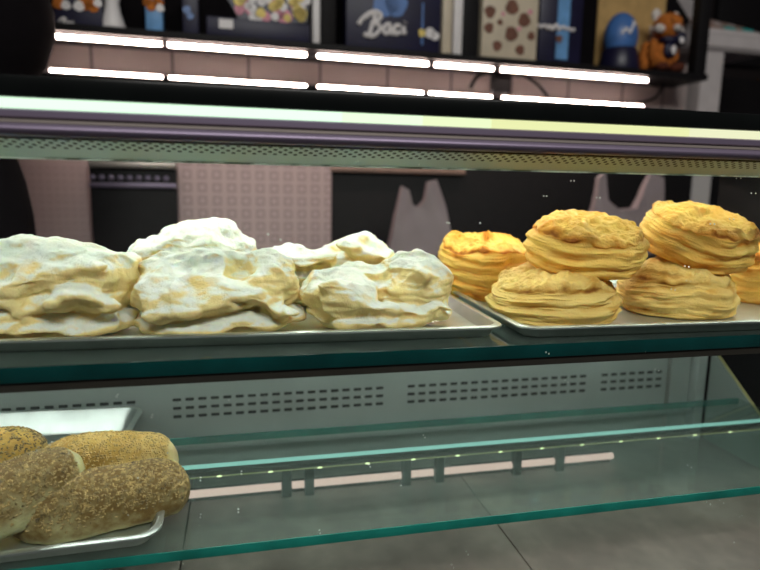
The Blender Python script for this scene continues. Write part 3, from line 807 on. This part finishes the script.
# rail: three drawn bands
part('rail_upper', prism_x([(.3660, A(.0387)), (.3648, A(.0378)), (.3648, A(.0346)), (.3660, A(.0338)), (.372, A(.0338)), (.372, A(.0387))], X0, X1), MAT['rail_purple'], t)
part('rail_groove', prism_x([(.3680, A(.0337)), (.3660, A(.0332)), (.3640, A(.0325)), (.3640, A(.0314)), (.372, A(.0314)), (.372, A(.0337))], X0, X1), MAT['rail_beige'], t)
pts = [(.372, A(.0313)), (.3645, A(.0313))] + [(.3645 - .0026 * math.sin(PI * k / 10), A(.0313 - .0066 * k / 10)) for k in range(1, 10)] + [(.3645, A(.0247)), (.372, A(.0247))]
part('rail_lower', prism_x(pts, X0, X1), MAT['rail_purple'], t)
part('rail_lip', B(X0, X1, .3725, .3805, A(.0238), A(.0322)), MAT['black'], t)
part('perforated_panel', prism_x([(.3835, A(.0257)), (.409, A(.0150)), (.4094, A(.0158)), (.3839, A(.0265))], X0, X1), MAT['perforated'], t)
part('panel_glow_lip', B(X0, X1, .4092, .4106, A(.0139), A(.0170)), MAT['lip'], t)  # thin edge added to glow with the lamp behind it
part('inner_ceiling', B(X0, X1, .385, .70, A(.0300), A(.0320)), MAT['steel_brushed'], t)
part('lamp_strip', B(X0, X1, .453, .4575, A(.0235), A(.0295), bev=.002), MAT['led_case'], t)
part('lamp_strip', B(X0, X1, .556, .570, A(.0240), A(.0295), bev=.002), MAT['led_case'], t)
part('front_glass', B(X0, X1, .3745, .3785, A(-.345), A(.0236)), MAT['glass_front'], t)
# lower compartment
bm = B(X0, .543, .66, .665, A(-.335), A(-.1184))
for g0, n in ((-.560, 17), (-.335, 17), (-.0755, 18), (.189, 18), (.446, 7)):
    for r in range(3):
        for i in range(n):
            x = g0 + i * .0133; z = A(-.2305 - r * .0096)
            box(bm, x, x + .0088, .6590, .6602, z - .0017, z + .0017, bev=.0006, seg=1, mi=1)
part('vent_panel', bm, [MAT['vent_metal'], MAT['slot']], t, smooth=False)
part('vent_ledge', B(X0, .575, .646, .6598, A(-.285), A(-.274), bev=.003), MAT['steel_brushed'], t)
part('corner_plate', B(.5465, .575, .657, .668, A(-.335), A(-.1184)), MAT['vent_metal'], t)
part('corner_post', B(.576, .590, .644, .668, A(-.335), A(-.120), bev=.002), MAT['steel_brushed'], t)
part('side_panel', B(.600, .606, .385, .668, A(-.335), A(.0235)), MAT['black'], t)
sp = prism_x([(.644, A(-.32)), (.644, A(-.200)), (.582, A(-.245)), (.53, A(-.283)), (.53, A(-.32))], .594, .5995)
part('side_plate', sp, MAT['vent_metal'], t)
bm = bmesh.new(); tube(bm, [(.593, .644, A(-.1935)), (.593, .53, A(-.2775))], .0014, 8); part('side_gasket', bm, MAT['gasket'], t, label='thin yellow sealing strip')
bm = B(X0, .599, .386, .402, A(-.1245), A(-.1188)); box(bm, X0, .599, .4021, .4880, A(-.1192), A(-.1188))  # thin second box is a cap added to keep lamplight off the trays
part('rail_and_lamp_cap', bm, MAT['dark_rail'], t)
part('added_under_lamp', B(X0, .598, .474, .480, A(-.1235), A(-.1194)), MAT['added_lower_glow'], t)  # unseen lamp, added here to light the tops of the rolls
# stone deck in slabs
DZ = -.321
xs = [-.62, onZ(181, 562, DZ).x, onZ(515, 547, DZ).x, .5985]
for i in range(3):
    part('stone_slab', B(xs[i] + .0006, xs[i + 1] - .0006, .381, .656, A(DZ - .02), A(DZ), bev=.0008), MAT['stone'], t)
part('deck_base', B(X0, .5985, .381, .656, A(DZ - .05), A(DZ - .0205)), MAT['grout'], t)
part('base_cabinet', B(X0, X1, .37, .72, 0, A(DZ - .0505)), MAT['black'], t)
# pink glow added for the wall light mirrored in the shelf
def zz2(px, py): return onZ(px, py, DZ + .006)
segs = [(110, 281), (292, 304), (314, 401), (410, 433), (444, 511), (519, 553), (562, 611)]
YP = .600
s = thing('reflected_dashes', 'glowing pink dashes with dark gaps, added for the mirrored wall light', 'light strip', (.15, YP, A(DZ)))
def xat(px): return onY(px, 470, YP).x
part('channel', B(xat(110), xat(611), YP + .004, YP + .009, A(DZ), A(DZ + .012)), MAT['dark_rail'], s)
for a, b in segs:
    bm = bmesh.new(); tube(bm, [(xat(a), YP, A(DZ + .010)), (xat(b), YP, A(DZ + .010))], .0038, 12); part('tube', bm, MAT['pink_reflection'], s)  # each tube is a glowing dash of the mirrored wall light
for px in (286.5, 309, 405.5, 438.5, 515, 557.5):  # dark bars added as the gaps in the mirrored light
    x = xat(px); part('clip', B(x - .0048, x + .0048, YP - .007, YP + .0035, A(DZ), A(DZ + .032), bev=.001), MAT['dark_rail'], s)

def shelf(name, label, x0, x1, y0, y1, zt_, th, edge):
    t = thing(name, label, 'shelf', ((x0 + x1) / 2, (y0 + y1) / 2, zt_ - th))
    part('glass_pane', B(x0, x1, y0 + .0012, y1, zt_ - th, zt_), MAT['glass_shelf'], t)
    part('front_edge', B(x0, x1, y0, y0 + .0011, zt_ - th, zt_, bev=.0003), MAT[edge], t)
    return t
shelf('glass_shelf', 'upper glass shelf with dark teal edge carrying the pastry trays', X0, .598, .384, .668, A(-.1085), .0098, 'teal_edge')
ls = shelf('glass_shelf', 'lower glass shelf with green edge carrying the bread rolls', X0, .5925, .398, .592, A(-.247), .0072, 'teal_bright')
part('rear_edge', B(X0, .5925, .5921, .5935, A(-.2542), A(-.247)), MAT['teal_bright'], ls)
s = thing('shelf_reflection', 'glowing teal line with yellow dots, added for a light mirrored in the lower shelf', 'light strip', (.0, .54, A(-.262)))  # glow added under the glass for the upper strip's mirror image
part('mirrored_band', B(X0, .5925, .538, .5475, A(-.2585), A(-.2546), bev=.001), MAT['teal_reflection'], s)
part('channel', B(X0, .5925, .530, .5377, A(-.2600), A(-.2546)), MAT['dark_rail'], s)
part('mirrored_line', B(X0, .5925, .5288, .5299, A(-.2596), A(-.2588)), MAT['line_reflection'], s)
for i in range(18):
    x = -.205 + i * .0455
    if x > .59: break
    bm = bmesh.new(); ball(bm, (x, .5287, A(-.2590)), (.0026, .0008, .0009), 10); part('mirrored_dot', bm, MAT['yellow_reflection'], s)

# ------------------------------------------------------------------ trays
def tray(name, label, x0, x1, y0, y1, z, h, rot=0., pivot=None, rc=.016, group=None, lip=.005):
    th = .0009; sl = h * .45
    def ring(bm, inset, zz, rc_):
        xa, xb, ya, yb = x0 + inset, x1 - inset, y0 + inset, y1 - inset
        vs = []
        for cx, cy, a0 in ((xb - rc_, yb - rc_, 0), (xa + rc_, yb - rc_, 90), (xa + rc_, ya + rc_, 180), (xb - rc_, ya + rc_, 270)):
            for k in range(9):
                a = math.radians(a0 + 90 * k / 8); vs.append(bm.verts.new((cx + rc_ * math.cos(a), cy + rc_ * math.sin(a), zz)))
        return vs
    bm = bmesh.new()
    prof = [(lip + sl, z + th, .010), (lip + sl * .8, z + th + h * .12, .011), (lip + .0006, z + h - .0008, .013), (lip, z + h, .0135), (.0012, z + h, rc), (.0002, z + h - .0005, rc), (0, z + h - .0018, rc), (.0010, z + h - .0022, rc), (lip - .0006, z + h - .0016, .0135), (lip + .0002, z + h - .003, .013), (lip + sl * .8 - .001, z + .0012, .011), (lip + sl, z, .010)]
    R = [ring(bm, i, q, r) for i, q, r in prof]
    n = len(R[0])
    for a, b in zip(R[:-1], R[1:]):
        for k in range(n): bm.faces.new((a[k], a[(k + 1) % n], b[(k + 1) % n], b[k]))
    bm.faces.new(R[0]); bm.faces.new(R[-1][::-1])
    bmesh.ops.recalc_face_normals(bm, faces=bm.faces)
    pv = Vector(pivot) if pivot else Vector(((x0 + x1) / 2, (y0 + y1) / 2, z))
    bmesh.ops.translate(bm, verts=bm.verts, vec=-pv)
    o = link_mesh(name, bm, MAT['tray']); o.location = pv; o.rotation_euler = (0, 0, rot)
    tags(o, label, 'tray', group); return o
TZ = A(-.1084)
tray('baking_tray', 'shallow metal tray under the sugar-dusted pastries', -.44, .1905, .4005, .655, TZ, .0098, math.radians(-2.0), (.19, .4005, TZ), group=None)
tray('baking_tray', 'shallow metal tray under the stacked round pastries', .1985, .585, .3945, .650, TZ, .0098, math.radians(-1.5), (.198, .3945, TZ))
BZ = A(-.2468)
tray('baking_tray', 'shallow tray under the sesame rolls on the lower shelf', -.36, -.057, .4005, .520, BZ, .0115, math.radians(2), (-.057, .4005, BZ))
tray('baking_tray', 'deeper steel tray standing behind the sesame rolls', -.36, -.0985, .522, .632, BZ, .0225, math.radians(-3), (-.0985, .632, BZ), rc=.02)

# ------------------------------------------------------------------ pastries
PZ = TZ + .0010
gs = 'sugar-dusted puff pastries on the left tray'; gr = 'round puff pastries on the right tray'
# lobes: (centre, radii, rot, tilt)
me = sugar_puff('sugared_pastry', [((0, 0, .010), (.066, .052, .011)), ((-.002, .004, .026), (.064, .050, .018)), ((-.008, .008, .044), (.056, .044, .024), .1, .08),
                                    ((.036, .004, .038), (.030, .042, .020), -.3, .3), ((-.046, -.010, .036), (.024, .036, .018), .2)],
                [((-.046, -.050, .0270), (.040, .026, .0058), .05, -.10), ((.034, -.056, .0190), (.036, .026, .0055), 0, -.12), ((.006, -.052, .036), (.016, .016, .008), 0, .5)], 1,
                slot=((-.050, -.034, .027), (.034, .026, .007)), folds=[((-.030, -.036, .0185), (.036, .012, .0035), .1, -.1), ((.012, -.034, .046), (.040, .010, .004), .1, .25), ((.034, -.040, .031), (.028, .010, .004), .2, -.2)])
drop('sugared_pastry', me, 'sugar-dusted pastry with open fold, at the left edge of the tray', 'pastry', (-.139, .470, PZ), (0, 0, 0), gs)
me = sugar_puff('sugared_pastry', [((0, 0, .010), (.061, .049, .011)), ((-.016, -.004, .030), (.045, .044, .018), .1, -.05), ((.036, .008, .036), (.026, .041, .024), -.2, -.35), ((-.010, .016, .038), (.048, .032, .018))],
                [((-.020, -.060, .0165), (.050, .026, .0042), 0, .05), ((.034, -.050, .020), (.030, .020, .0045), .2, -.3)], 2,
                folds=[((-.014, -.040, .025), (.036, .010, .0045), 0, .05), ((.030, -.034, .026), (.030, .012, .004), .1, -.35)])
drop('sugared_pastry', me, 'sugar-dusted pastry with two folded lobes, front middle of left tray', 'pastry', (-.016, .464, PZ), (0, 0, 0), gs)
me = sugar_puff('sugared_pastry', [((0, 0, .014), (.056, .046, .015)), ((.006, 0, .042), (.050, .044, .034)), ((-.036, -.004, .038), (.022, .036, .024), .1), ((.006, .004, .052), (.040, .034, .024))],
                [((-.030, -.046, .030), (.020, .016, .006), 0, .3)], 3, dust=.5, folds=[((-.022, -.026, .058), (.026, .010, .005), .1, .5), ((.012, -.036, .044), (.03, .010, .005), 0, -.2)])  # extra dust whitens this one in place of the glare on it
drop('sugared_pastry', me, 'tall bright white sugared pastry behind the front middle one', 'pastry', (-.043, .572, PZ), (0, 0, 0), gs)
me = sugar_puff('sugared_pastry', [((0, 0, .013), (.062, .044, .014)), ((-.008, 0, .030), (.056, .042, .018), 0, .05), ((.028, .006, .042), (.036, .034, .019), .2, -.1), ((-.038, .004, .036), (.026, .034, .018))],
                [((-.030, -.046, .034), (.030, .018, .0055), 0, .1)], 4, dust=.15, folds=[((-.030, -.034, .043), (.030, .010, .004), 0, .1), ((.024, -.030, .050), (.026, .010, .004), .1, -.2)])  # some extra dust put in for glare here too
drop('sugared_pastry', me, 'broad sugared pastry behind the front right one on left tray', 'pastry', (.083, .566, PZ), (0, 0, 0), gs)
me = sugar_puff('sugared_pastry', [((0, 0, .010), (.060, .046, .011)), ((-.034, -.004, .025), (.028, .041, .016), .25), ((.033, .006, .031), (.031, .044, .024), -.35, -.3), ((.002, .018, .028), (.046, .030, .016))],
                [((.004, -.034, .040), (.012, .040, .012), .25, .4), ((-.030, -.052, .0165), (.030, .018, .004), .1, .05), ((.034, -.052, .020), (.026, .018, .004), .1, -.25)], 5,
                folds=[((-.036, -.032, .034), (.022, .010, .004), .2, -.2), ((.024, -.026, .042), (.010, .020, .005), -.3, -.6), ((.010, -.038, .020), (.040, .008, .003), 0, -.15)])
drop('sugared_pastry', me, 'sugared pastry with deep valley and raised right fold', 'pastry', (.106, .464, PZ), (0, 0, .10), gs)

def at_px(px, py, y): p = onY(px, py, y); return p.x
me = round_puff('round_pastry', .0580, .052, .043, 1, MAT['puff_pale'], dome=.34, lip=.4, brown=.50, lamp=1.0)
drop('round_pastry', me, 'pale leafy round pastry at front left of the right tray', 'pastry', (at_px(553, 300, .466), .466, PZ), (0, 0, .3), gr)
me = round_puff('round_pastry', .0525, .050, .0375, 2, MAT['puff'], dome=.18, lip=1., brown=.50, flare=-.02, lamp=.55)
drop('round_pastry', me, 'golden round pastry stacked on the front left one', 'pastry', (at_px(582, 246, .476), .476, PZ + .0455), (math.radians(12), math.radians(-2), .8), gr)
me = round_puff('round_pastry', .050, .046, .056, 3, MAT['puff'], dome=.14, lip=.9, brown=.85, flare=.05, lamp=.7)
drop('round_pastry', me, 'tall brown-topped round pastry alone at back left of right tray', 'pastry', (at_px(483, 265, .580), .580, PZ + .0040), (math.radians(6), 0, 1.7), gr)
me = round_puff('round_pastry', .0515, .050, .0455, 4, MAT['puff_pale'], dome=.36, lip=.3, brown=.32, lamp=.8)
drop('round_pastry', me, 'pale round pastry at front right, under the highest one', 'pastry', (at_px(674, 292, .478), .478, PZ), (0, 0, 2.2), gr)
me = round_puff('round_pastry', .0505, .050, .0420, 5, MAT['puff'], dome=.18, lip=1.1, brown=.50, flare=-.03, lamp=.5)
drop('round_pastry', me, 'golden round pastry tilted on top at right, the highest', 'pastry', (at_px(690, 240, .484), .484, PZ + .0515), (math.radians(17), math.radians(5), 3.1), gr)
me = round_puff('round_pastry', .046, .046, .056, 6, MAT['puff'], dome=.2, lip=.8, brown=.6, lamp=.7)
drop('round_pastry', me, 'round pastry cut off by the right picture edge', 'pastry', (.532, .512, PZ), (0, 0, .5), gr)

# ------------------------------------------------------------------ sesame rolls
def loaf(label, loc, length, w, h, rot, seed, mats, tilt=0., nseeds=620, cut=True, roll=0., pale=(.08, .42)):
    off = seed * 7.7; nu, nv = 96, 150
    L = length / 2
    s = np.linspace(-1, 1, nv + 1); th = np.linspace(0, 2 * PI, nu, endpoint=False)
    S, T = np.meshgrid(s, th, indexing='ij'); S = S.ravel(); T = T.ravel()
    e = np.clip(1 - np.abs(S) ** 4.2, 0, 1) ** .55
    e = np.maximum(e, .02)
    c, sn = np.cos(T), np.sin(T)
    yy = np.sign(c) * np.abs(c) ** .85 * w * e
    zz_ = np.sign(sn) * np.abs(sn) ** .85 * h * e * (1 + .0 * S)
    zz_ = np.where(zz_ < -h * .62, -h * .62 + (zz_ + h * .62) * .15, zz_)
    P = np.stack([S * L, yy, zz_], -1)
    n0 = P / (np.linalg.norm(P, axis=1)[:, None] + 1e-6)
    P += n0 * (fbm(P * 30 + off, 3) * .0034 + fbm(P * 110 + off, 2) * .0008)[:, None]
    zmin = P[:, 2].min(); P[:, 2] -= zmin
    hh = P[:, 2].max()
    def toa(P, n):
        v = sstep(pale[0], pale[1], P[:, 2] / hh) * .78 + .30 * fbm(P * 35 + off, 3) - .12
        v = v - (.9 * sstep(L * .84, L * .92, P[:, 0]) if cut else 0)
        return np.clip(v, 0, 1)
    me = grid_mesh('roll_crust', P, nu, nv, MAT[mats[0]], {'toast': toa})
    root = bpy.data.objects.new('sesame_roll', None); COL.objects.link(root); root.empty_display_size = .02
    root.location = loc; root.rotation_euler = (roll, tilt, rot)
    tags(root, label, 'bread roll', 'sesame rolls on the lower shelf')
    crust = bpy.data.objects.new('crust', me); COL.objects.link(crust); crust.parent = root
    # seeds scattered over the upper crust
    G = P.reshape(nv + 1, nu, 3); r = random.Random(seed)
    bm = bmesh.new(); cnt = 0
    while cnt < nseeds:
        j = r.randrange(4, nv - 4); i = r.randrange(nu); p = Vector(G[j, i])
        if p.z < hh * r.uniform(.22, .58): continue
        if cut and p.x > L * .87: continue
        a = Vector(G[j + 1, i] - G[j - 1, i]); b = Vector(G[j, (i + 1) % nu] - G[j, i - 1])
        n = a.cross(b)
        if n.length < 1e-12: continue
        n.normalize()
        if n.dot(p - Vector((p.x, 0, hh * .4))) < 0: n.negate()
        if n.z < -.1: continue
        ta = a.normalized(); tb = n.cross(ta)
        ang = r.uniform(0, PI); d1 = ta * math.cos(ang) + tb * math.sin(ang); d2 = n.cross(d1)
        l = r.uniform(.0012, .0017); wd = l * .58
        vs = [bm.verts.new(p + n * .0003 + d1 * l * x + d2 * wd * y + n * .0006 * z) for x, y, z in ((-1, 0, 0), (-.2, -1, 0), (1, 0, 0), (-.2, 1, 0), (-.1, 0, 1.2), (-.1, 0, -1))]
        for q in ((0, 1, 4), (1, 2, 4), (2, 3, 4), (3, 0, 4), (1, 0, 5), (2, 1, 5), (3, 2, 5), (0, 3, 5)): bm.faces.new([vs[k] for k in q])
        cnt += 1
    o = link_mesh('sesame_seeds', bm, MAT[mats[1]]); o.parent = crust; o['kind'] = 'stuff'
    return root
LZ = BZ + .0012
def base_at(px, py, zc): p = onZ(px, py, zc); return p.x, p.y
loaf('brown sesame roll at front right of the bread tray', (-.101, .4455, LZ), .122, .0235, .0232, math.radians(14), 1, ('loaf', 'seed'), nseeds=2400, cut=False, pale=(-.15, .18))  # brown carried low, painting the shaded underside into the crust
loaf('sesame roll with pale cut end lying across the front left', (-.163, .428, LZ + .011), .120, .0225, .0240, math.radians(34), 2, ('loaf', 'seed'), nseeds=2000, tilt=math.radians(-10))
loaf('golden sesame roll with pale end behind the front right one', (-.108, .496, LZ), .108, .0220, .0265, math.radians(2), 3, ('loaf_gold', 'seed_gold'), nseeds=1500)
loaf('golden brown sesame roll at the back left', (-.214, .508, LZ), .120, .0230, .0290, math.radians(12), 4, ('loaf_gold', 'seed'), nseeds=1500, cut=False)

# ------------------------------------------------------------------ light and colour
w = bpy.data.worlds.new('world'); SC.world = w; w.use_nodes = True
bg = w.node_tree.nodes['Background']; bg.inputs[0].default_value = (.9, .78, .85, 1); bg.inputs[1].default_value = .035
la = bpy.data.lights.new('added_fill_lamp', 'AREA'); la.shape = 'RECTANGLE'; la.size = 1.6; la.size_y = .5; la.energy = 38; la.color = (1., .99, .93)  # unseen lamp behind the viewer, added as front fill
lo = bpy.data.objects.new('added_fill_lamp', la); COL.objects.link(lo); lo.location = (.2, -1.1, 2.7)
lo.rotation_euler = (math.radians(38), 0, 0)
SC.cycles.use_denoising = True
try: SC.cycles.denoiser = 'OPENIMAGEDENOISE'
except Exception: pass
SC.cycles.max_bounces = 8; SC.cycles.transparent_max_bounces = 16
SC.cycles.sample_clamp_indirect = 4
SC.view_settings.view_transform = 'Standard'; SC.view_settings.look = 'None'
SC.view_settings.exposure = 0; SC.view_settings.gamma = 1; SC.view_settings.use_curve_mapping = False
